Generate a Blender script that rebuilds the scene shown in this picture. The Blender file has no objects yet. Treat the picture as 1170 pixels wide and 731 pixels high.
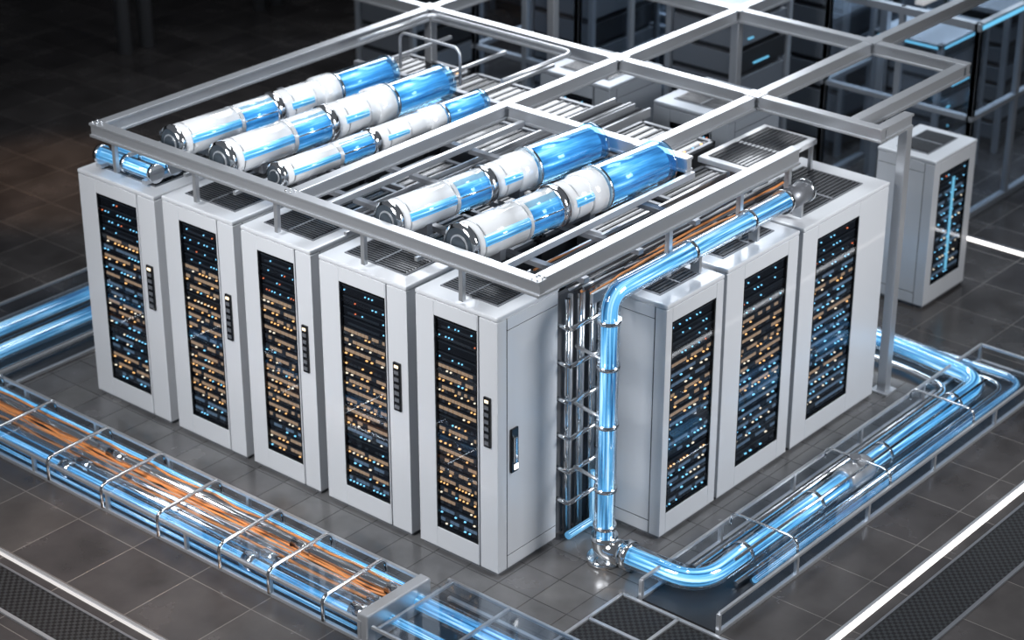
import bpy, bmesh, math, random
from mathutils import Vector, Matrix
random.seed(7)
S=bpy.context.scene
# ------------------------------------------------------------------ materials
def newmat(name):
    m=bpy.data.materials.new(name); m.use_nodes=True
    return m,m.node_tree.nodes,m.node_tree.links,m.node_tree.nodes['Principled BSDF']
def pbr(name,col,rough=.5,metal=0,emi=None,es=0,coat=0,var=0,bump=0,scale=8):
    m,n,l,b=newmat(name)
    b.inputs['Base Color'].default_value=(*col,1); b.inputs['Roughness'].default_value=rough
    b.inputs['Metallic'].default_value=metal; b.inputs['Coat Weight'].default_value=coat
    if emi: b.inputs['Emission Color'].default_value=(*emi,1); b.inputs['Emission Strength'].default_value=es
    if var or bump:
        tc=n.new('ShaderNodeTexCoord'); nz=n.new('ShaderNodeTexNoise'); nz.inputs['Scale'].default_value=scale; nz.inputs['Detail'].default_value=3
        l.new(tc.outputs['Object'],nz.inputs['Vector'])
        if var:
            mr=n.new('ShaderNodeMapRange'); mr.inputs[3].default_value=max(0,rough-var); mr.inputs[4].default_value=min(1,rough+var)
            l.new(nz.outputs['Fac'],mr.inputs[0]); l.new(mr.outputs[0],b.inputs['Roughness'])
        if bump:
            bp=n.new('ShaderNodeBump'); bp.inputs['Strength'].default_value=bump; bp.inputs['Distance'].default_value=.01
            l.new(nz.outputs['Fac'],bp.inputs['Height']); l.new(bp.outputs[0],b.inputs['Normal'])
    return m
white=pbr('white_powder_coat',(.66,.68,.71),.33,.12,coat=.25,var=.015,scale=1.5)
white2=pbr('white_gloss_tube',(.80,.82,.84),.14,.15,coat=.6)
steel=pbr('brushed_steel',(.57,.59,.62),.30,.70,var=.03,scale=6)
chrome=pbr('polished_chrome',(.80,.82,.84),.12,1.0)
dark=pbr('dark_metal',(.035,.038,.044),.36,.4,var=.05)
black=pbr('black_plastic',(.006,.007,.009),.25,.1,coat=.3)
lens=pbr('smoked_lens_glass',(.05,.065,.08),.12,.3,coat=.6)
grey=pbr('grey_metal',(.20,.21,.23),.40,.5,var=.05)
vent=pbr('vent_mesh_metal',(.08,.085,.095),.40,.5)
bgrey=pbr('background_grey_metal',(.30,.33,.37),.40,.3)
bgpan=pbr('background_light_panel',(.17,.19,.22),.35,.3)
orange=pbr('orange_cable',(.68,.27,.09),.45)
blackc=pbr('black_cable',(.02,.02,.025),.4)
serv=pbr('server_bezel',(.025,.025,.028),.4,.5)
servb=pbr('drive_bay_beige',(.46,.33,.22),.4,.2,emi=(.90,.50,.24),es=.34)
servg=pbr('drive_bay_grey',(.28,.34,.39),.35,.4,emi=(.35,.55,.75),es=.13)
servd=pbr('drive_bay_dark',(.07,.075,.08),.4,.4)
def emis(name,col,s): return pbr(name,(.02,.02,.02),.4,0,emi=col,es=s)
l_am=emis('led_amber',(1,.48,.15),2.4); l_wm=emis('led_warm_white',(1,.80,.55),1.9)
l_cy=emis('led_cyan',(.25,.7,1),1.9); l_rd=emis('led_red',(1,.22,.08),1.4)
l_wh=emis('light_strip_white',(1,.95,.92),4.0); l_wd=emis('light_strip_dim',(1,.96,.94),.8); l_bs=emis('light_strip_blue',(.15,.55,.85),1.1)
l_dim=emis('door_light_blue',(.15,.50,.75),.9)
def glass(name,tint,refl=.04,rough=.03,k=.75):
    m,n,l,b=newmat(name); out=n['Material Output']
    tr=n.new('ShaderNodeBsdfTransparent'); tr.inputs[0].default_value=(*tint,1)
    gl=n.new('ShaderNodeBsdfGlossy'); gl.inputs['Roughness'].default_value=rough; gl.inputs[0].default_value=(.9,.95,1,1)
    fr=n.new('ShaderNodeLayerWeight'); fr.inputs[0].default_value=.5
    pw=n.new('ShaderNodeMath'); pw.operation='POWER'; pw.inputs[1].default_value=3
    ad=n.new('ShaderNodeMath'); ad.operation='MULTIPLY_ADD'; ad.inputs[1].default_value=k; ad.inputs[2].default_value=refl; ad.use_clamp=True
    mx=n.new('ShaderNodeMixShader'); l.new(fr.outputs['Facing'],pw.inputs[0]); l.new(pw.outputs[0],ad.inputs[0]); l.new(ad.outputs[0],mx.inputs[0]); l.new(tr.outputs[0],mx.inputs[1]); l.new(gl.outputs[0],mx.inputs[2]); l.new(mx.outputs[0],out.inputs[0])
    n.remove(b); return m
clear=glass('clear_glass',(.93,.96,.98),.13)
panel=glass('clear_glass_panel',(.92,.95,.98),.06,.06,.40)
doorg=glass('tinted_door_glass',(.80,.84,.89),.02,.03,.35)
tubeg=glass('blue_tint_glass',(.66,.88,1.0),.12)
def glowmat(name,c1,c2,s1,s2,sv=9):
    # pipe highlights painted into the coolant colour as lengthwise streaks (UV.x = length, UV.y = around)
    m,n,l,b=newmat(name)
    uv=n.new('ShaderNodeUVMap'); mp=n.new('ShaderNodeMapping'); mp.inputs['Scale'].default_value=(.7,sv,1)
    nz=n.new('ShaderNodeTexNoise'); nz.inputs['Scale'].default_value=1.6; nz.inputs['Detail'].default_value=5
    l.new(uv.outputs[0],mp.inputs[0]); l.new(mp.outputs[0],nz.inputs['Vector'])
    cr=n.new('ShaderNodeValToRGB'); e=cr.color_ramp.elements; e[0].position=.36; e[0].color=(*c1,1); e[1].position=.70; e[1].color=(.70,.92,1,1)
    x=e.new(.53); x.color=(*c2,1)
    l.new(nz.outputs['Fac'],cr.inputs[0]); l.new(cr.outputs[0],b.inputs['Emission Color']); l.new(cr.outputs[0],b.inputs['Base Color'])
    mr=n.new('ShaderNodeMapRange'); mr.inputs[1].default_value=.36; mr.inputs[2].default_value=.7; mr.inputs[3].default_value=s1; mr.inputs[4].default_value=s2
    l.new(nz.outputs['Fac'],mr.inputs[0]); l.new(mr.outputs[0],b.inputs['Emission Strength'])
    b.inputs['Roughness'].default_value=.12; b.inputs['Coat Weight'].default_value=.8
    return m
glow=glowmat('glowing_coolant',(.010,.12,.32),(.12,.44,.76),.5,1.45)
glowt=glowmat('cylinder_coolant',(.008,.10,.28),(.09,.37,.68),.4,1.1,7)
glow2=glowmat('glowing_coolant_soft',(.010,.08,.22),(.11,.36,.62),.4,1.1,12)
def tilemat(name,c1,c2,mortar,size,r0,r1,loc=(.18,.2,0)):
    m,n,l,b=newmat(name)
    tc=n.new('ShaderNodeTexCoord'); mp=n.new('ShaderNodeMapping'); mp.inputs['Location'].default_value=loc
    l.new(tc.outputs['Object'],mp.inputs[0])
    br=n.new('ShaderNodeTexBrick'); br.offset=0; br.squash=1
    br.inputs['Scale'].default_value=1; br.inputs['Brick Width'].default_value=size; br.inputs['Row Height'].default_value=size
    br.inputs['Mortar Size'].default_value=.005; br.inputs['Mortar Smooth'].default_value=.2
    br.inputs['Color1'].default_value=(*c1,1); br.inputs['Color2'].default_value=(*c2,1); br.inputs['Mortar'].default_value=(*mortar,1)
    l.new(mp.outputs[0],br.inputs['Vector'])
    nz=n.new('ShaderNodeTexNoise'); nz.inputs['Scale'].default_value=2.2; nz.inputs['Detail'].default_value=8; l.new(tc.outputs['Object'],nz.inputs['Vector'])
    mr=n.new('ShaderNodeMapRange'); mr.inputs[1].default_value=.3; mr.inputs[2].default_value=.7; mr.inputs[3].default_value=.7; mr.inputs[4].default_value=1.25
    l.new(nz.outputs['Fac'],mr.inputs[0])
    mx=n.new('ShaderNodeMix'); mx.data_type='RGBA'; mx.blend_type='MULTIPLY'; mx.inputs[0].default_value=1
    l.new(br.outputs['Color'],mx.inputs[6]); l.new(mr.outputs[0],mx.inputs[7]); l.new(mx.outputs[2],b.inputs['Base Color'])
    m2=n.new('ShaderNodeMapRange'); m2.inputs[1].default_value=.3; m2.inputs[2].default_value=.7; m2.inputs[3].default_value=r0; m2.inputs[4].default_value=r1
    l.new(nz.outputs['Fac'],m2.inputs[0]); l.new(m2.outputs[0],b.inputs['Roughness'])
    bp=n.new('ShaderNodeBump'); bp.inputs['Strength'].default_value=.4; bp.inputs['Distance'].default_value=.004; bp.invert=True
    l.new(br.outputs['Fac'],bp.inputs['Height']); l.new(bp.outputs[0],b.inputs['Normal'])
    b.inputs['Metallic'].default_value=.25; b.inputs['Specular IOR Level'].default_value=.8
    return m
floorm=tilemat('dark_floor_tiles',(.062,.057,.058),(.088,.081,.079),(.19,.175,.165),.64,.15,.30)
apron=tilemat('grey_raised_floor_tiles',(.13,.13,.135),(.16,.16,.162),(.06,.06,.06),.32,.16,.30,(.05,.05,0))
wallm=pbr('dark_wall_paint',(.012,.013,.016),.6,0,bump=.2)
def gratemat():
    m,n,l,b=newmat('perforated_grate')
    tc=n.new('ShaderNodeTexCoord'); v=n.new('ShaderNodeTexChecker'); v.inputs['Scale'].default_value=34
    v.inputs[1].default_value=(.004,.004,.005,1); v.inputs[2].default_value=(.035,.038,.042,1)
    l.new(tc.outputs['Object'],v.inputs[0]); l.new(v.outputs[0],b.inputs['Base Color']); b.inputs['Roughness'].default_value=.55; b.inputs['Metallic'].default_value=.3
    return m
grate=gratemat()
# ------------------------------------------------------------------ builder
class Thing:
    def __init__(s,name,loc=(0,0,0),rz=0):
        s.e=bpy.data.objects.new(name,None); S.collection.objects.link(s.e)
        s.e.location=loc; s.e.rotation_euler=(0,0,rz); s.e.empty_display_size=.2; s.p={}
    def part(s,key,mat,bevel=0,smooth=False):
        if key not in s.p:
            bm=bmesh.new(); bm.loops.layers.uv.new('UVMap'); s.p[key]=(bm,mat,bevel,smooth)
        return s.p[key][0]
    def box(s,key,mat,a,b,bevel=0):
        bm=s.part(key,mat,bevel)
        x0,x1=sorted((a[0],b[0]));y0,y1=sorted((a[1],b[1]));z0,z1=sorted((a[2],b[2]))
        v=[bm.verts.new(c) for c in [(x0,y0,z0),(x1,y0,z0),(x1,y1,z0),(x0,y1,z0),(x0,y0,z1),(x1,y0,z1),(x1,y1,z1),(x0,y1,z1)]]
        for f in [(0,3,2,1),(4,5,6,7),(0,1,5,4),(1,2,6,5),(2,3,7,6),(3,0,4,7)]: bm.faces.new([v[i] for i in f])
    def tube(s,key,mat,pts,r,seg=20,cap=True,rs=None,smooth=True):
        bm=s.part(key,mat,0,smooth); uvl=bm.loops.layers.uv[0]
        P=[Vector(p) for p in pts]; n=len(P)
        T=[]
        for i in range(n):
            t=(P[min(i+1,n-1)]-P[max(i-1,0)]); T.append(t.normalized())
        up=Vector((0,0,1)) if abs(T[0].z)<.9 else Vector((1,0,0))
        u=T[0].cross(up).normalized(); rings=[]; L=0; Ls=[]
        for i in range(n):
            if i: 
                L+=(P[i]-P[i-1]).length
                u=(u-T[i]*u.dot(T[i])).normalized()
            w=T[i].cross(u); rr=rs[i] if rs else r
            rings.append([bm.verts.new(P[i]+(u*math.cos(2*math.pi*k/seg)+w*math.sin(2*math.pi*k/seg))*rr) for k in range(seg)]); Ls.append(L)
        for i in range(n-1):
            for k in range(seg):
                k2=(k+1)%seg
                f=bm.faces.new([rings[i][k],rings[i][k2],rings[i+1][k2],rings[i+1][k]]); f.smooth=True
                for lp,(a,bb) in zip(f.loops,[(Ls[i],k/seg),(Ls[i],(k+1)/seg),(Ls[i+1],(k+1)/seg),(Ls[i+1],k/seg)]): lp[uvl].uv=(a,bb)
        if cap:
            bm.faces.new(rings[0][::-1]); bm.faces.new(rings[-1])
    def done(s):
        for k,(bm,mat,bev,sm) in s.p.items():
            bmesh.ops.recalc_face_normals(bm,faces=bm.faces)
            me=bpy.data.meshes.new(k); bm.to_mesh(me); bm.free(); me.materials.append(mat)
            o=bpy.data.objects.new(k,me); S.collection.objects.link(o); o.parent=s.e
            if bev:
                md=o.modifiers.new('bevel','BEVEL'); md.width=bev; md.segments=2; md.limit_method='ANGLE'
        return s.e
def fillet(pts,rad,steps=8):
    P=[Vector(p) for p in pts]; out=[P[0]]
    for i in range(1,len(P)-1):
        a=(P[i-1]-P[i]).normalized(); b=(P[i+1]-P[i]).normalized()
        p0=P[i]+a*rad; p1=P[i]+b*rad
        for k in range(steps+1):
            t=k/steps; out.append(p0*(1-t)**2+P[i]*2*t*(1-t)+p1*t*t)
    out.append(P[-1]); return out
# ------------------------------------------------------------------ cabinet
def servers(T,x0,x1,z0,z1,d,warm=1.0):
    """rows of rack units: bay strip + LED strip; warm = share of amber/beige rows"""
    T.box('rack_interior',black,(x0-.01,d+.05,z0),(x1+.01,d+.06,z1))
    n=int((z1-z0)/.082); h=(z1-z0)/n; W=x1-x0
    for i in range(n):
        z=z0+i*h; fr=i/n; top=fr>.76
        T.box('server_units',serv,(x0,d+.014,z+.005),(x1,d+.05,z+h-.008))
        T.box('unit_edges',servd,(x0,d+.008,z+h-.016),(x1,d+.02,z+h-.010))
        m=random.choice((8,10,12)); w=W/m
        isw=random.random()<(warm if fr>.26 else warm*.6)
        beam_on=random.random()<.93
        if top:
            for j in range(12):
                if random.random()<.35:
                    a=x0+(j+.3)*W/12; k=('leds_cyan',l_cy) if random.random()<.8 else ('leds_red',l_rd)
                    T.box(k[0],k[1],(a,d+.006,z+h*.4),(a+W/45,d+.02,z+h*.4+.009))
            if random.random()<.5: T.box('unit_edges',servd,(x0+W*.1,d+.008,z+.02),(x1-W*.15,d+.02,z+.034))
            continue
        for j in range(m):
            a=x0+j*w+.003; b=x0+(j+1)*w-.003; r=random.random()
            if beam_on:
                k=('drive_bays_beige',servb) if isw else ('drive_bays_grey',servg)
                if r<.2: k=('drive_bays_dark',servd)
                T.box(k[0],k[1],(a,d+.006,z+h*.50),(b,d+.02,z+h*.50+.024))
            q=random.random()
            if q<.30: k=('leds_amber',l_am) if isw else ('leds_cyan',l_cy)
            elif q<.40: k=('leds_warm',l_wm)
            elif q<.43: k=('leds_cyan',l_cy)
            elif q<.70: k=('drive_bays_dark',servd)
            else: continue
            T.box(k[0],k[1],(a,d+.004,z+h*.22),(a+w*(.34 if q<.43 else .8),d+.02,z+h*.22+(.009 if q<.43 else .016)))
def cabinet(loc,rz,W,D,H,g0=.22,g1=.755,handle=True,sideh=False,warm=.9,wm=None,stripe=False):
    T=Thing('server_cabinet',loc,rz); wm=wm or white
    x0,x1=g0*W,g1*W; z0,z1=.205,H-.16
    T.box('plinth',grey,(.015,.02,0),(W-.015,D-.02,.03))
    T.box('carcass',wm,(.004,.11,.03),(W-.004,D,H-.035),.006)
    T.box('carcass',wm,(.004,.045,.03),(x0-.03,.12,H-.035),.006)
    T.box('carcass',wm,(x1+.03,.045,.03),(W-.004,.12,H-.035),.006)
    T.box('carcass',wm,(.02,.045,.03),(W-.02,.12,z0-.02),.006); T.box('carcass',wm,(.02,.045,z1+.02),(W-.02,.12,H-.035),.006)
    T.box('door_frame',wm,(0,0,.03),(x0,.042,H-.04),.005)
    T.box('door_frame',wm,(x0,0,.03),(x1,.042,z0),.005); T.box('door_frame',wm,(x0,0,z1),(x1,.042,H-.04),.005)
    if handle:
        T.box('door_frame',wm,(x1,0,.03),(x1+.010,.042,H-.04),.003)
        T.box('side_column',wm,(x1+.022,0,.03),(W,.042,H-.04),.006)
    else: T.box('door_frame',wm,(x1,0,.03),(W,.042,H-.04),.005)
    T.box('seam_shadow_gap',black,(x0*.12,.038,.035),(W-.006,.044,H-.045))
    T.box('door_gasket',black,(x0,.004,z0),(x0+.014,.04,z1)); T.box('door_gasket',black,(x1-.014,.004,z0),(x1,.04,z1))
    T.box('door_gasket',black,(x0,.004,z0),(x1,.04,z0+.014)); T.box('door_gasket',black,(x0,.004,z1-.014),(x1,.04,z1))
    T.box('door_glass',doorg,(x0+.004,.008,z0+.004),(x1-.004,.012,z1-.004))
    if stripe: T.box('blue_door_light',l_dim,(.48*W,.0,z0+.08),(.53*W,.007,z1-.1))
    servers(T,x0+.02,x1-.02,z0+.02,z1-.02,.012,warm)
    T.box('lid',wm,(-.006,-.006,H-.035),(W+.006,D+.004,H),.010)
    T.box('roof_vent_frame',grey,(.14*W,.14,H-.002),(.86*W,D-.13,H+.008),.003)
    T.box('roof_vent',black,(.16*W,.155,H),(.84*W,D-.145,H+.011))
    k=14
    for i in range(k):
        y=.165+(D-.32)*i/(k-1)
        T.box('roof_slats',vent,(.17*W,y-.005,H+.010),(.83*W,y+.005,H+.016))
    T.box('roof_vent_frame',grey,(.49*W,.145,H),(.51*W,D-.135,H+.018))
    for (xa,xb) in ((-.005,.006),(W-.006,W+.005)):
        T.box('side_panel',wm,(xa,.0,.03),(xb,.10,H-.042),.003)
        T.box('side_panel',wm,(xa,.108,.14),(xb,D-.012,H-.14),.003)
        T.box('side_panel',wm,(xa,.108,H-.134),(xb,D-.012,H-.042),.003)
        T.box('side_panel',wm,(xa,.108,.03),(xb,D-.012,.132),.003)
    T.box('side_seams',dark,(-.001,.09,.035),(W+.001,D-.015,H-.045))
    if handle:
        c=(x1+.018+W)/2; hw=.042*W
        hz=H*.60
        T.box('door_handle',black,(c-hw,-.016,hz-H*.095),(c+hw,.002,hz+H*.095),.004)
        for i in range(6):
            z=hz-H*.085+i*H*.027
            T.box('handle_keys',grey,(c-hw*.6,-.020,z),(c+hw*.6,-.012,z+H*.014))
        T.box('handle_display',l_wm,(c-hw*.5,-.022,hz+H*.076),(c+hw*.5,-.014,hz+H*.086))
    if sideh:
        T.box('side_latch',black,(W+.004,.135,H*.39),(W+.022,.215,H*.56),.006)
        T.box('side_latch_grip',chrome,(W+.02,.15,H*.43),(W+.045,.18,H*.53),.006)
        T.box('side_latch_highlight',l_wh,(W+.02,.165,H*.40),(W+.026,.205,H*.42))  # glowing box stands in for the white highlight on the latch
    return T.done()
R=-math.pi/2
cabinet((0,4.50,0),R,.92,.72,2.06,warm=.6)
cabinet((0,3.47,0),R,.80,.72,2.10,warm=.9)
cabinet((0,2.57,0),R,.74,.72,2.10,warm=1)
cabinet((0,1.73,0),R,.87,.72,2.10,warm=1)
cabinet((0,.76,0),R,.76,.68,2.12,sideh=True,warm=1.1)
cabinet((1.18,-.6,0),0,.70,.80,1.97,g0=.10,g1=.88,handle=False,warm=.55)
cabinet((1.93,-.6,0),0,.95,.80,1.99,g0=.24,g1=.86,handle=False,warm=.5)
cabinet((2.95,-.6,0),0,1.25,.85,1.98,g0=.17,g1=.66,handle=False,warm=.25)
cabinet((5.98,-.05,0),0,.74,.6,1.47,g0=.14,g1=.86,handle=False,warm=.0,stripe=True)
# ------------------------------------------------------------------ steel canopy
C=Thing('steel_canopy_frame')
def beam(a,b,z=2.47,w=.09,h=.12,key='beams'):
    (x0,y0),(x1,y1)=a,b
    if abs(x1-x0)>abs(y1-y0):
        x0,x1=sorted((x0,x1)); y=(y0+y1)/2
        C.box(key,steel,(x0,y-w/2,z-h/2),(x1,y+w/2,z-h/2+.022),.004); C.box(key,steel,(x0,y-w/2,z+h/2-.022),(x1,y+w/2,z+h/2),.004)
        C.box(key+'_web',steel,(x0+.004,y-w*.32,z-h/2+.01),(x1-.004,y+w*.32,z+h/2-.01))
    else:
        y0,y1=sorted((y0,y1)); x=(x0+x1)/2
        C.box(key,steel,(x-w/2,y0,z-h/2),(x+w/2,y1,z-h/2+.022),.004); C.box(key,steel,(x-w/2,y0,z+h/2-.022),(x+w/2,y1,z+h/2),.004)
        C.box(key+'_web',steel,(x-w*.32,y0+.004,z-h/2+.01),(x+w*.32,y1-.004,z+h/2-.01))
def post(x,y,z1=2.41,w=.085):
    C.box('posts',steel,(x-w/2,y-w/2,0),(x+w/2,y+w/2,z1),.006)
    C.box('post_feet',steel,(x-w,y-w,0),(x+w,y+w,.02),.004)
beam((0,-.41),(0,4.25)); beam((.045,4.2),(3.9,4.2)); beam((.045,2.0),(3.9,2.0)); beam((.045,-.36),(3.15,-.36),h=.14)
beam((2.45,.15),(2.45,1.95)); beam((2.5,.57),(3.9,.57)); beam((3.95,-.66),(3.95,6.5)); beam((3.995,-.62),(4.40,-.62))
beam((4,2.0),(5.7,2.0)); beam((4,.57),(5.7,.57)); beam((4,-.36),(5.7,-.36)); beam((5.75,-.4),(5.75,6.5)); beam((4,4.2),(5.7,4.2))
beam((5.8,2.0),(8.4,2.0)); beam((5.8,4.2),(8.4,4.2)); beam((8.45,.5),(8.45,7.5)); beam((5.8,.57),(8.4,.57))
for x,y in [(4.36,-.62),(3.95,4.2),(5.75,2.0),(5.75,4.2),(8.45,2),(8.45,4.2)]: post(x,y)
for y in (1.78,.08):
    C.box('secondary_rails',steel,(.05,y-.02,2.40),(2.40,y+.02,2.45),.003)
for y in (3.9,3.24,2.68,1.5,.8):
    C.box('secondary_rails',steel,(.05,y-.014,2.30),(3.9 if y>2 else 2.4,y+.014,2.33))
for x in (.62,1.25,1.95,2.9):
    C.box('cross_rails',grey,(x-.03,2.05,2.26),(x+.03,4.15,2.30),.003)
    if x<2.3: C.box('cross_rails',grey,(x-.03,-.3,2.26),(x+.03,1.95,2.30),.003)
C.tube('hoop_rails',steel,fillet([(2.75,3.95,2.57),(3.7,3.95,2.57),(3.7,2.3,2.57),(2.75,2.3,2.57)],.12),.02,10)
C.tube('hoop_rails',steel,fillet([(2.9,3.6,2.35),(2.9,3.6,2.68),(2.9,2.9,2.68),(2.9,2.9,2.35)],.08),.014,10)
for y in (4.05,3.1,2.2,1.3,.35): C.box('short_legs',steel,(.02,y-.018,2.135),(.055,y+.018,2.42))
for x in (1.5,2.4,3.05): C.box('short_legs',steel,(x-.02,-.38,2.02),(x+.02,-.34,2.41))
# gusset plates with bolts at the joints
for x,y in ((3.95,2.0),(3.95,.57),(3.95,4.2),(2.45,.57),(5.75,2.0),(5.75,.57)):
    C.box('gussets',steel,(x-.075,y-.075,2.53),(x+.075,y+.075,2.536),.002)
for x,y in ((0,4.2),(0,2.0),(0,-.36),(3.95,2.0),(3.95,.57)):
    for a in (-.025,.025):
        for b in (-.025,.025): C.tube('bolts',chrome,[(x+a,y+b,2.53),(x+a,y+b,2.545)],.008,8)
C.done()
# ------------------------------------------------------------------ big tubes
def bigtube(a,b,r,rb,split=.70):
    T=Thing('coolant_cylinder'); A=Vector((*a,2.475)); B=Vector((*b,2.475)); L=(B-A).length
    P=lambda t:A+(B-A)*t
    T.tube('end_lens',lens,[P(0),P(.015)],r*.88,32)
    T.tube('lens_ring',steel,[P(-.003),P(.005)],r*.55,24); T.tube('lens_core',lens,[P(-.006),P(.0)],r*.46,24)
    T.tube('front_ring',chrome,[P(-.003),P(.003),P(.02),P(.024)],r,32,cap=False,rs=[r*.88,r*1.04,r*1.04,r*.98])
    T.tube('shell',white2,[P(.02),P(.28)],r,32)
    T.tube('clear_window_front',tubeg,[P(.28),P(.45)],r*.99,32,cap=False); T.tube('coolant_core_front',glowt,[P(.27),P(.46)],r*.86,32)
    T.tube('window_top_bridge',white2,[P(.28)+Vector((0,0,r*.50)),P(.43)+Vector((0,0,r*.50))],r*.53,20)
    T.tube('collar',chrome,[P(.425),P(.43),P(.455),P(.46)],r,32,rs=[r,r*1.08,r*1.08,r])
    T.tube('shell',white2,[P(.46),P(split)],r*1.01,32)
    for t in (.05,.26,.50,.60): T.tube('shell_seams',steel,[P(t),P(t+.004)],r*1.025,32)
    T.tube('collar_rear',white2,[P(split-.08),P(split-.075),P(split-.005),P(split)],r,32,rs=[r,r*1.12,r*1.12,r])
    T.tube('clear_window_rear',tubeg,[P(split),P(.985)],rb,32,cap=False)
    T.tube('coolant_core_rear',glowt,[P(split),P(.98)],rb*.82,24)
    T.tube('rear_cap',tubeg,[P(.985),P(1)],rb*1.05,32); T.tube('rear_ring',chrome,[P(split+.005),P(split+.015)],rb*1.04,32)
    D=(B-A).normalized(); U=Vector((0,0,1)); Sd=D.cross(U)
    for ang in (15,165):
        o=(Sd*math.cos(math.radians(ang))+U*math.sin(math.radians(ang)))
        T.tube('coolant_strips',glowt,[P(.05)+o*r*.76,P(.26)+o*r*.76],r*.34,14); T.tube('coolant_strips',glowt,[P(.49)+o*r*.80,P(.59)+o*r*.80],r*.30,12)
        T.tube('edge_rods',chrome,[P(.28)+o*r*1.02,P(.42)+o*r*1.02],.007,8)
    for t in (.14,.58):
        c=P(t); T.box('saddle',grey,(c.x-.03,c.y-r*.8,2.30),(c.x+.03,c.y+r*.8,2.41))
    return T.done()
bigtube((.17,3.52),(2.52,3.38),.135,.135,.72)
bigtube((.17,2.95),(2.62,2.84),.145,.15,.72)
bigtube((.22,2.40),(2.46,2.28),.10,.105,.78)
bigtube((.15,1.17),(2.32,.99),.14,.165,.65)
bigtube((.16,.48),(2.34,.36),.155,.175,.65)
# ------------------------------------------------------------------ vertical pipe + top run
V=Thing('overhead_coolant_pipe')
vp=fillet([(.68,-.46,.16),(.68,-.46,2.2),(3.0,-.46,2.2)],.16,10)
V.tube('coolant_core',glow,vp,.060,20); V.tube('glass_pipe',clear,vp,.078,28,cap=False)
for z in (.30,.62,1.15,1.62,1.98): V.tube('pipe_collars',chrome,[(.68,-.46,z),(.68,-.46,z+.03)],.088,28)
for x in (1.6,2.35): V.tube('pipe_collars',chrome,[(x,-.46,2.2),(x+.035,-.46,2.2)],.09,28); 
V.tube('end_coupling',grey,[(2.85,-.46,2.2),(3.15,-.46,2.2)],.088,28); V.tube('pipe_collars',chrome,[(2.83,-.46,2.2),(2.87,-.46,2.2)],.098,28)
V.tube('pipe_collars',chrome,[(3.12,-.46,2.2),(3.16,-.46,2.2)],.098,28)
for x in (1.7,2.45,3.05): V.box('pipe_brackets',steel,(x,-.50,2.01),(x+.03,-.42,2.14))
V.tube('base_elbow',chrome,fillet([(.68,-.46,.24),(.68,-.46,.12),(.70,-.62,.12)],.07),.10,28)
V.tube('base_flange',chrome,[(.68,-.46,.0),(.68,-.46,.05)],.13,28)
for z in (.66,1.19,1.66): V.tube('wall_clips',steel,[(.68,-.46,z),(.74,-.12,z)],.014,10)
V.done()
Lp=Thing('floor_coolant_pipe')
lp=fillet([(.70,-.60,.13),(.72,-1.30,.13),(4.85,-1.30,.13),(4.98,-.3,.13),(4.98,3,.13)],.26,10)
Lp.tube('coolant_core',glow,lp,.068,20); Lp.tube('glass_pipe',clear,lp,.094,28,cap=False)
def ring(T,c,ax,r,w=.04,m=chrome,key='pipe_collars'):
    c=Vector(c); a=Vector((w/2,0,0)) if ax=='x' else Vector((0,w/2,0)); T.tube(key,m,[c-a,c+a],r,28)
ring(Lp,(.70,-.68,.13),'y',.115,.07)
for x in (1.25,2.2,3.2,4.3): ring(Lp,(x,-1.30,.13),'x',.105)
ring(Lp,(4.98,.0,.13),'y',.105); 
lp2=fillet([(1.1,-1.52,.07),(5.17,-1.52,.07),(5.17,3,.07)],.2)
Lp.tube('return_pipe_core',glow2,lp2,.024,14); Lp.tube('return_pipe_glass',clear,lp2,.042,18,cap=False)
Lp.tube('steel_line',chrome,fillet([(.95,-1.08,.06),(4.65,-1.08,.06),(4.75,-.6,.06),(4.75,3,.06)],.15),.03,14)
Lp.tube('steel_line',steel,[(1.0,-1.40,.24),(4.7,-1.40,.24)],.012,8)
Lp.tube('steel_line',chrome,fillet([(1.0,-1.42,.045),(5.05,-1.42,.045),(5.08,3,.045)],.2),.022,12)
Lp.tube('inline_valve_body',steel,[(2.62,-1.30,.13),(2.66,-1.30,.13),(2.92,-1.30,.13),(2.96,-1.30,.13)],.1,24,rs=[.1,.108,.108,.1]); Lp.tube('inline_valve_stem',chrome,[(2.79,-1.30,.2),(2.79,-1.30,.28)],.022,12); Lp.tube('inline_valve_wheel',grey,[(2.79,-1.30,.275),(2.79,-1.30,.29)],.045,20)
Lp.done()
def tray_x(name,x0,x1,y0,y1,h=.17):
    T=Thing(name)
    T.box('tray_base',dark,(x0,y0,.0),(x1,y1,.012))
    for y in (y0,y1):
        T.box('rails',steel,(x0,y-.016,0),(x1,y+.016,.03),.003); T.box('top_rails',steel,(x0,y-.012,h-.012),(x1,y+.012,h+.012),.003)
        T.box('glass_sides',panel,(x0,y-.003,.03),(x1,y+.003,h-.012))
        n=max(1,int((x1-x0)/.9))
        for i in range(n+1):
            x=x0+(x1-x0)*i/n; T.box('stanchions',steel,(x-.014,y-.014,0),(x+.014,y+.014,h))
    T.box('top_rails',steel,(x1-.012,y0,h-.012),(x1+.012,y1,h+.012),.003); T.box('rails',steel,(x1-.016,y0,0),(x1+.016,y1,.03),.003)
    return T
T=tray_x('floor_pipe_tray',.45,5.38,-1.66,-.98)
for i in range(3):
    x=1.5+i*1.3
    T.tube('hoops',chrome,fillet([(x,-1.62,.16),(x,-1.62,.27),(x,-1.02,.27),(x,-1.02,.16)],.08),.012,8)
T.box('glass_cover',panel,(1.0,-1.62,.150),(5.2,-1.42,.156))
T.done()
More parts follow.
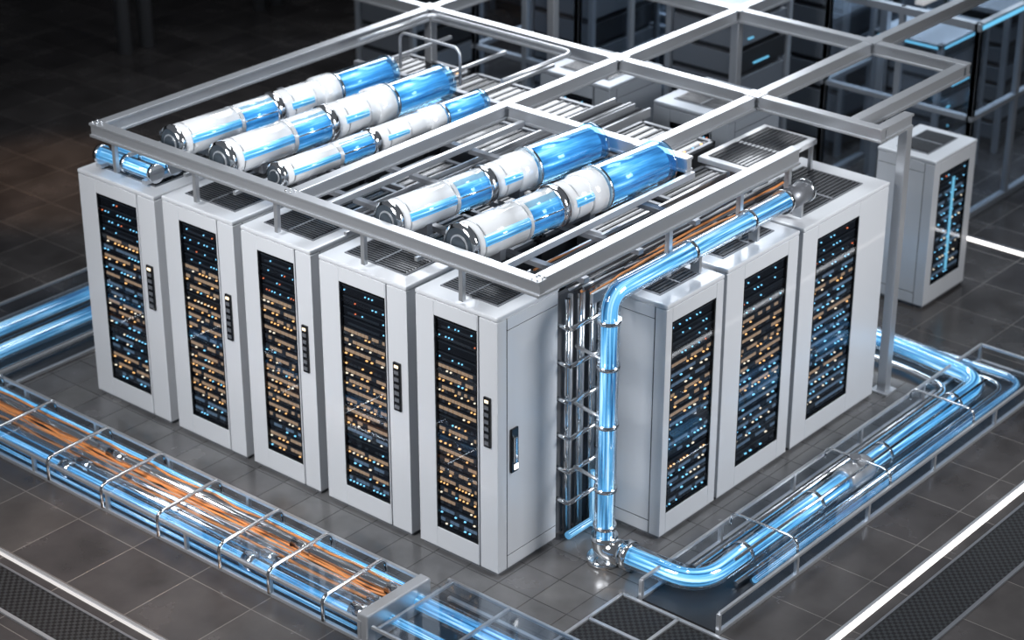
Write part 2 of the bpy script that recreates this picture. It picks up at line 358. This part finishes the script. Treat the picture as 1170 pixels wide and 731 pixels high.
# left tray along Y
T=Thing('floor_pipe_tray'); xa,xb=-1.24,-.60; ya,yb=.18,8.5
T.box('tray_base',dark,(xa,ya,0),(xb,yb,.012))
for x,zt in ((xa,.17),(xb,.20)):
    T.box('rails',steel,(x-.016,ya,0),(x+.016,yb,.03),.003); T.box('top_rails',steel,(x-.013,ya,zt-.013),(x+.013,yb,zt+.013),.003)
    T.box('glass_sides',panel,(x-.003,ya,.03),(x+.003,yb,zt-.013))
    for i in range(10): y=ya+.02+i*.9; T.box('stanchions',steel,(x-.014,y-.014,0),(x+.014,y+.014,zt))
T.box('glass_top',panel,(xa,ya,.185),(-.95,yb,.19))
yl=ya+.1
T.tube('coolant_pipe_core',glow,[(-1.13,yl,.10),(-1.13,yb,.10)],.036,18); T.tube('coolant_pipe_glass',clear,[(-1.13,yl,.10),(-1.13,yb,.10)],.058,22,cap=False)
T.tube('coolant_pipe_core',glow2,[(-.67,yl,.14),(-.67,yb,.14)],.016,14); T.tube('coolant_pipe_glass',clear,[(-.67,yl,.14),(-.67,yb,.14)],.033,18,cap=False)
T.tube('steel_pipes',chrome,[(-1.02,yl,.12),(-1.02,yb,.12)],.034,18); T.tube('steel_pipes',steel,[(-.94,yl,.14),(-.94,yb,.14)],.022,18); T.tube('steel_pipes',chrome,[(-.76,yl,.12),(-.76,yb,.12)],.03,18)
T.tube('coolant_line_thin',glow2,[(-1.2,yl,.055),(-1.2,yb,.055)],.014,12)
for k in range(12):
    pts=[]; x=-1.03+.030*k; z=.07+random.random()*.06; 
    for i in range(34):
        y=yl+(yb-yl)*i/33; pts.append((x+random.uniform(-.014,.014),y,z+random.uniform(0,.02)))
    T.tube('orange_cables' if k%3 else 'grey_cables',orange if k%3 else steel,pts,.010,8)
for y in (.55,1.1,1.62,2.3,2.95,3.6,4.3,5.0,5.8):
    T.tube('hoops',chrome,fillet([(-1.255,y,.03),(-1.255,y,.225),(-.62,y,.245),(-.585,y,.05)],.06),.016,10)
for y in (1.35,3.45): 
    T.tube('joint_clamps',chrome,[(-1.13,y,.10),(-1.13,y+.12,.10)],.074,22); T.tube('joint_clamps',chrome,[(-1.02,y-.1,.12),(-1.02,y+.05,.12)],.05,22)
    T.tube('joint_clamps',steel,[(-.76,y-.2,.12),(-.76,y+.0,.12)],.042,22)
T.box('end_block',steel,(xa-.01,ya-.06,0),(xb+.01,ya+.04,.24),.012)
for x,r in ((-1.12,.07),(-.95,.05),(-.76,.05)): T.tube('end_ports',chrome,[(x,ya+.03,.13),(x,ya+.2,.13)],r,20)
T.done()
T=Thing('glass_floor_duct')
T.box('tray_base',dark,(-1.24,-1.6,0),(-.45,.05,.01))
for x in (-1.24,-.45): T.box('rails',steel,(x-.016,-1.6,0),(x+.016,.08,.03),.003); T.box('top_rails',steel,(x-.012,-1.6,.16),(x+.012,.08,.185),.003); T.box('glass_sides',panel,(x-.003,-1.6,.03),(x+.003,.05,.16))
for y in (.03,-.5): T.box('cross_bars',steel,(-1.24,y-.012,.16),(-.45,y+.012,.185),.003)
T.tube('coolant_pipe_core',glow,[(-.72,.12,.1),(-.72,-1.6,.1)],.058,18); T.tube('coolant_pipe_glass',clear,[(-.72,.10,.1),(-.72,-1.6,.1)],.08,22,cap=False)
T.tube('coolant_pipe_core',glow2,[(-1.0,.12,.1),(-1.0,-1.6,.1)],.035,18)
T.box('glass_cover',panel,(-1.24,-1.6,.185),(-.45,.05,.192))
T.done()
T=Thing('recessed_floor_grate')
T.box('grate',grate,(-.38,-2.27,0),(.40,-.85,.012))
for x in (-.38,.0,.40): T.box('grate_frame',steel,(x-.014,-2.27,0),(x+.014,-.85,.025),.003)
for y in (-.85,-1.35,-1.9): T.box('grate_frame',steel,(-.38,y-.014,0),(.40,y+.014,.025),.003)
T.done()
T=Thing('floor_pipe_tray')
y0,y1=5.15,6.25; x0,x1=-.55,8
T.box('tray_base',dark,(x0,y0,0),(x1,y1,.012))
for y in (y0,y1):
    T.box('rails',steel,(x0,y-.016,0),(x1,y+.016,.03),.003); T.box('top_rails',steel,(x0,y-.012,.16),(x1,y+.012,.185),.003); T.box('glass_sides',panel,(x0,y-.003,.03),(x1,y+.003,.16))
for y,r in ((5.55,.085),(5.9,.085)):
    T.tube('coolant_pipe_core',glow2,[(-.5,y,.13),(8,y,.13)],r*.68,18); T.tube('coolant_pipe_glass',clear,[(-.5,y,.13),(8,y,.13)],r,22,cap=False)
T.tube('steel_pipes',chrome,[(-.5,5.33,.06),(8,5.33,.06)],.035,14)
T.done()
# pipe manifold between rows
T=Thing('vertical_pipe_manifold')
for i,x in enumerate((.76,.83,.90,.97,1.04,1.11)):
    T.tube('risers_steel' if i%2 else 'risers_chrome',steel if i%2 else chrome,[(x,-.02+.03*(i%2),.02),(x,-.02+.03*(i%2),2.0)],.020,12)
for z in (.35,.62,.9,1.2,1.5,1.8): T.tube('rungs',chrome,fillet([(.70,-.10,z),(1.15,-.10,z),(1.15,.05,z)],.03),.018,12); T.tube('rungs',steel,[(.70,-.10,z),(.70,.03,z)],.018,12)
T.tube('coolant_riser',glow2,[(1.0,-.09,.02),(1.0,-.09,.5)],.02,12)
T.box('back_plate',grey,(.70,.06,.0),(1.17,.10,2.0))
T.tube('base_manifold',glow2,[(.72,-.08,.05),(1.14,-.08,.05)],.03,14)
T.done()
T=Thing('overhead_cable_bundle')
for k in range(22):
    pts=[]; y=-.24+.025*k
    for i in range(22):
        t=i/21; pts.append((.75+2.6*t,y+.03*math.sin(5*t+k)+random.uniform(-.006,.006),2.11+.03*math.sin(3*t+k*.7)))
    m=[('orange_cables',orange),('black_cables',blackc),('steel_lines',steel),('black_cables',blackc),('grey_cables',grey)][k%5]
    T.tube(m[0],m[1],pts,.010,8)
for x in (.95,1.4,1.9,2.4,2.9): T.box('ladder_rungs',steel,(x,-.27,2.06),(x+.035,.32,2.08))
for y in (-.27,.32): T.box('ladder_rails',steel,(.72,y-.012,2.05),(3.4,y+.012,2.13),.003)
T.done()
for (y,x1) in ((1.62,3.8),(1.83,3.8)):
    T=Thing('cable_ladder')
    T.box('rails',steel,(.5,y-.09,2.14),(x1,y-.075,2.22)); T.box('rails',steel,(.5,y+.075,2.14),(x1,y+.09,2.22))
    for i in range(int((x1-.5)/.16)): T.box('rungs',grey,(.55+i*.16,y-.08,2.15),(.58+i*.16,y+.08,2.165))
    for j in range(4): T.tube(('black_cables','grey_cables')[j%2],(blackc,grey)[j%2],[(.5,y-.05+.033*j,2.18),(x1,y-.05+.033*j,2.18)],.012,8)
    T.done()
T=Thing('rooftop_coolant_manifold')
for x,z in ((.16,2.17),(.36,2.18)):
    T.tube('coolant_core',glow,[(x,4.35,z),(x,3.72,z)],.050,18); T.tube('glass_pipe',clear,[(x,4.38,z),(x,3.7,z)],.068,22,cap=False)
    for y in (4.38,4.05,3.72): ring(T,(x,y,z),'y',.078,.04)
T.box('brackets',steel,(.08,4.3,2.085),(.46,4.36,2.12)); T.box('brackets',steel,(.08,3.75,2.085),(.46,3.8,2.12))
T.done()
def innerrack(x,y,w,d,h):
    T=Thing('inner_equipment_rack',(x,y,0))
    T.box('body',dark,(0,0,0),(w,d,h-.03),.006); T.box('top_frame',grey,(0,0,h-.03),(w,.04,h),.003); T.box('top_frame',grey,(0,d-.04,h-.03),(w,d,h),.003)
    T.box('top_frame',grey,(0,0,h-.03),(.04,d,h),.003); T.box('top_frame',grey,(w-.04,0,h-.03),(w,d,h),.003)
    T.box('vent',black,(.04,.04,h-.025),(w-.04,d-.04,h-.015))
    for i in range(8): T.box('slats',dark,(.05,.07+(d-.14)*i/7-.012,h-.015),(w-.05,.07+(d-.14)*i/7+.012,h-.008))
    for i in range(5): T.box(('status_leds_amber','status_leds_blue')[i%2],l_bs if i%2 else l_am,(.1+i*.12,.05,h-.008),(.12+i*.12,.062,h+.0))
    T.done()
for x in (.86,1.65,2.44,3.23):
    for y in (.95,1.95,2.85,3.7): innerrack(x,y,.72,.78,1.92 if x<2.4 else 2.02)
for x in (2.0,2.9): innerrack(x,.34,.8,.55,1.9)
cabinet((4.35,3.2,0),R,.8,.8,2.05,wm=bgrey); cabinet((4.35,1.9,0),R,.8,.8,2.05,wm=bgrey)
T=Thing('roof_vent_unit',(3.05,.0,0))
T.box('frame',white,(0,-.02,2.22),(.95,.50,2.27),.008); T.box('mesh',black,(.06,.04,2.268),(.45,.44,2.276)); T.box('mesh',black,(.51,.04,2.268),(.89,.44,2.276))
for i in range(10): T.box('mesh_bars',vent,(.06,.06+i*.04,2.274),(.89,.066+i*.04,2.28))
for a in (.03,.90):
    for b in (.0,.20): T.box('legs',steel,(a,b,2.0),(a+.03,b+.03,2.22))
T.done()
# ------------------------------------------------------------------ background racks
def bgrack(x,y,w,d,h,lit=1):
    T=Thing('background_equipment_rack',(x,y,0))
    for a in (0,w-.06):
        for b in (0,d-.06): T.box('posts',bgrey,(a,b,0),(a+.06,b+.06,h),.004)
    T.box('top',bgrey,(0,0,h-.06),(w,d,h),.006); T.box('core',dark,(.08,.1,.05),(w-.08,d-.05,h-.1))
    for i in range(6):
        z=.15+i*(h-.3)/6
        T.box('units_light' if i%2 else 'units_dark',bgpan if i%2 else dark,(.07,.03,z),(w-.07,.2,z+(h-.3)/6-.06),.004)
        T.box('units_side',bgpan,(.03,.08,z),(.2,d-.08,z+(h-.3)/6-.06),.004)
        if random.random()<.6*lit: T.box('status_strips',l_bs,(.1+random.random()*.3,.02,z+.05),(.3+random.random()*.4,.035,z+.065))
    if lit==1: T.box('blue_header_light',l_bs,(.05,-.012,h-.05),(w-.05,.0,h-.03)); T.box('blue_header_light',l_bs,(-.012,.05,h-.05),(0,d-.05,h-.03))
    T.done()
for x,y,w,d,h,l in [(8.5,1.35,1.0,.8,1.6,1),(9.9,1.35,1.0,.8,1.6,.5),(8.7,2.6,1.2,.9,2.1,0),(7.1,2.9,1.0,.9,2.0,.5),(6.9,4.6,1.2,.9,2.0,0),(9.9,4.2,1.3,.9,2.2,.5),
                    (11.6,3.0,1.3,.9,2.2,.5),(9.2,6.2,1.2,.9,2.0,0),(12.0,6.0,1.3,.9,2.2,1),(6.6,6.9,1.2,.9,2.0,0),(12.6,.9,1.3,.9,2.2,0),(10.2,8.0,1.3,.9,2.2,0),(8.3,8.4,1.2,.9,2.1,0)]:
    bgrack(x,y,w,d,h,l)
def enclosure(x0,y0,x1,y1,h,nx,ny,lit=True):
    T=Thing('glass_enclosure')
    for i in range(nx+1):
        x=x0+(x1-x0)*i/nx
        for y in (y0,y1): T.box('mullions',bgrey,(x-.03,y-.03,0),(x+.03,y+.03,h),.004)
    for i in range(ny+1):
        y=y0+(y1-y0)*i/ny
        for x in (x0,x1): T.box('mullions',bgrey,(x-.03,y-.03,0),(x+.03,y+.03,h),.004)
    for z0,z1 in ((0,.07),(h*.52,h*.52+.05),(h-.08,h)):
        for y in (y0,y1): T.box('transoms',bgrey,(x0-.035,y-.035,z0),(x1+.035,y+.035,z1),.004)
        for x in (x0,x1): T.box('transoms',bgrey,(x-.035,y0,z0),(x+.035,y1,z1),.004)
    for y in (y0,y1): T.box('glazing',panel,(x0,y-.004,.07),(x1,y+.004,h-.08))
    for x in (x0,x1): T.box('glazing',panel,(x-.004,y0,.07),(x+.004,y1,h-.08))
    T.box('glass_roof',panel,(x0,y0,h-.02),(x1,y1,h-.01))
    if lit:
        T.box('cyan_header_light',l_bs,(x0,y0-.045,h-.06),(x1,y0-.036,h-.02)); T.box('ceiling_lamp',l_wd,(x0+.4,(y0+y1)/2,h-.1),(x1-.4,(y0+y1)/2+.1,h-.06))
    T.done()
enclosure(8.0,.7,11.6,2.4,2.1,4,2); enclosure(8.4,3.9,11.5,5.4,2.3,3,2); enclosure(6.4,4.4,8.2,5.8,2.2,2,2,False)
# ------------------------------------------------------------------ room
def plane(name,mat,a,b):
    T=bmesh.new(); x0,y0,z0=a; x1,y1,z1=b
    v=[T.verts.new(c) for c in [(x0,y0,z0),(x1,y0,z0),(x1,y1,z0),(x0,y1,z0),(x0,y0,z1),(x1,y0,z1),(x1,y1,z1),(x0,y1,z1)]]
    for f in [(0,3,2,1),(4,5,6,7),(0,1,5,4),(1,2,6,5),(2,3,7,6),(3,0,4,7)]: T.faces.new([v[i] for i in f])
    me=bpy.data.meshes.new(name); T.to_mesh(me); T.free(); me.materials.append(mat)
    o=bpy.data.objects.new(name,me); S.collection.objects.link(o); return o
plane('floor',floorm,(-12,-12,-.2),(20,20,0))
plane('floor_raised_panels',apron,(-.56,-.94,0),(4.62,5.1,.003))
plane('wall_north',wallm,(-12,17,0),(20,17.2,7)); plane('wall_east',wallm,(17,-12,0),(17.2,17,7))
T=Thing('floor_light_channel')
T.box('light_strip',l_wh,(-8,-2.35,0),(14,-2.305,.006)); T.box('edge_rail',steel,(-8,-2.305,0),(14,-2.28,.012)); 
T.box('grate',grate,(-8,-2.85,0),(14,-2.46,.008)); T.box('edge_rail_outer',grey,(-8,-2.46,0),(14,-2.44,.014)); T.box('edge_rail_outer',grey,(-8,-2.88,0),(14,-2.85,.014))
T.done()
T=Thing('floor_light_channel')
T.box('light_strip',l_wd,(-2.17,-2.2,0),(-2.145,12,.006)); T.box('edge_rail',steel,(-2.145,-2.2,0),(-2.12,12,.014))
T.box('grate',grate,(-2.62,-2.2,0),(-2.26,12,.008)); T.box('edge_rail_outer',grey,(-2.27,-2.2,0),(-2.25,12,.014)); T.box('edge_rail',steel,(-2.65,-2.2,0),(-2.62,12,.014))
T.done()
T=Thing('floor_light_channel')
T.box('light_strip',l_wh,(7.66,-2.2,0),(7.72,.6,.006)); T.box('edge_rail',grey,(7.72,-2.2,0),(7.75,.6,.012))
T.done()
T=Thing('wall_pipes')
for x in (6.0,6.35,8.3,8.6): T.tube('risers',grey,[(x,11.2,0),(x,11.2,6.5)],.09,14)
T.done()
# ------------------------------------------------------------------ lights
def area(name,loc,tgt,size,power,col,sy=None,spread=180):
    L=bpy.data.lights.new(name,'AREA'); L.energy=power; L.color=col; L.size=size; L.spread=math.radians(spread)
    if sy: L.shape='RECTANGLE'; L.size_y=sy
    o=bpy.data.objects.new(name,L); S.collection.objects.link(o); o.location=loc
    o.rotation_euler=(Vector(tgt)-Vector(loc)).to_track_quat('-Z','Y').to_euler(); return o
area('added_key_softbox',(-6,1.5,6.5),(.3,1.9,1.3),3,165,(.97,.98,1),spread=75)  # added key light for the left cabinet fronts and roofs, no ceiling fixture
area('added_fill_softbox',(4,-7.5,6),(2.7,-.3,1.2),3,145,(.97,.98,1),spread=75)  # added fill for the right-hand faces, not a fixture of the hall
area('added_top_softbox',(3.0,2.6,7.0),(2.0,1.5,2),2.4,100,(.90,.95,1),spread=100)  # added overhead light for roofs and metal reflections
area('added_floor_sheen_light',(11,8,7.0),(2,0,0),5,240,(.90,.94,1),spread=110)  # added far light, placed so the glossy floor mirrors its sheen
area('added_rear_hall_fill',(10,2.5,6.5),(10,2.8,0),4,330,(.78,.89,1),spread=100)  # added light to lift the background racks, no such panel in the hall
def spot(name,loc,tgt,power,col,ang,blend=.8):
    L=bpy.data.lights.new(name,'SPOT'); L.energy=power; L.color=col; L.spot_size=math.radians(ang); L.spot_blend=blend; L.shadow_soft_size=.2
    o=bpy.data.objects.new(name,L); S.collection.objects.link(o); o.location=loc
    o.rotation_euler=(Vector(tgt)-Vector(loc)).to_track_quat('-Z','Y').to_euler()
spot('warm_downlight',(-1.7,2.3,4.5),(-1.7,2.3,0),380,(1,.70,.50),42)
spot('warm_downlight',(.3,-.9,4.5),(.3,-.8,0),120,(1,.75,.55),26)
spot('warm_downlight',(2.8,8.6,4.5),(2.8,8.6,0),420,(1,.62,.38),40)
w=bpy.data.worlds.new('studio'); S.world=w; w.use_nodes=True
bg=w.node_tree.nodes['Background']; bg.inputs[0].default_value=(.55,.59,.66,1); bg.inputs[1].default_value=.19
# ------------------------------------------------------------------ camera
cam=bpy.data.cameras.new('camera'); co=bpy.data.objects.new('camera',cam); S.collection.objects.link(co); S.camera=co
cam.sensor_width=36; cam.lens=2434.4/1170*36; cam.clip_end=200
co.location=(-10.031,-8.640,8.581); co.rotation_euler=(math.radians(90-26.06),0,math.radians(40.28-90))
cam.dof.use_dof=True; cam.dof.focus_distance=15.2; cam.dof.aperture_fstop=1.1
S.view_settings.view_transform='Standard'
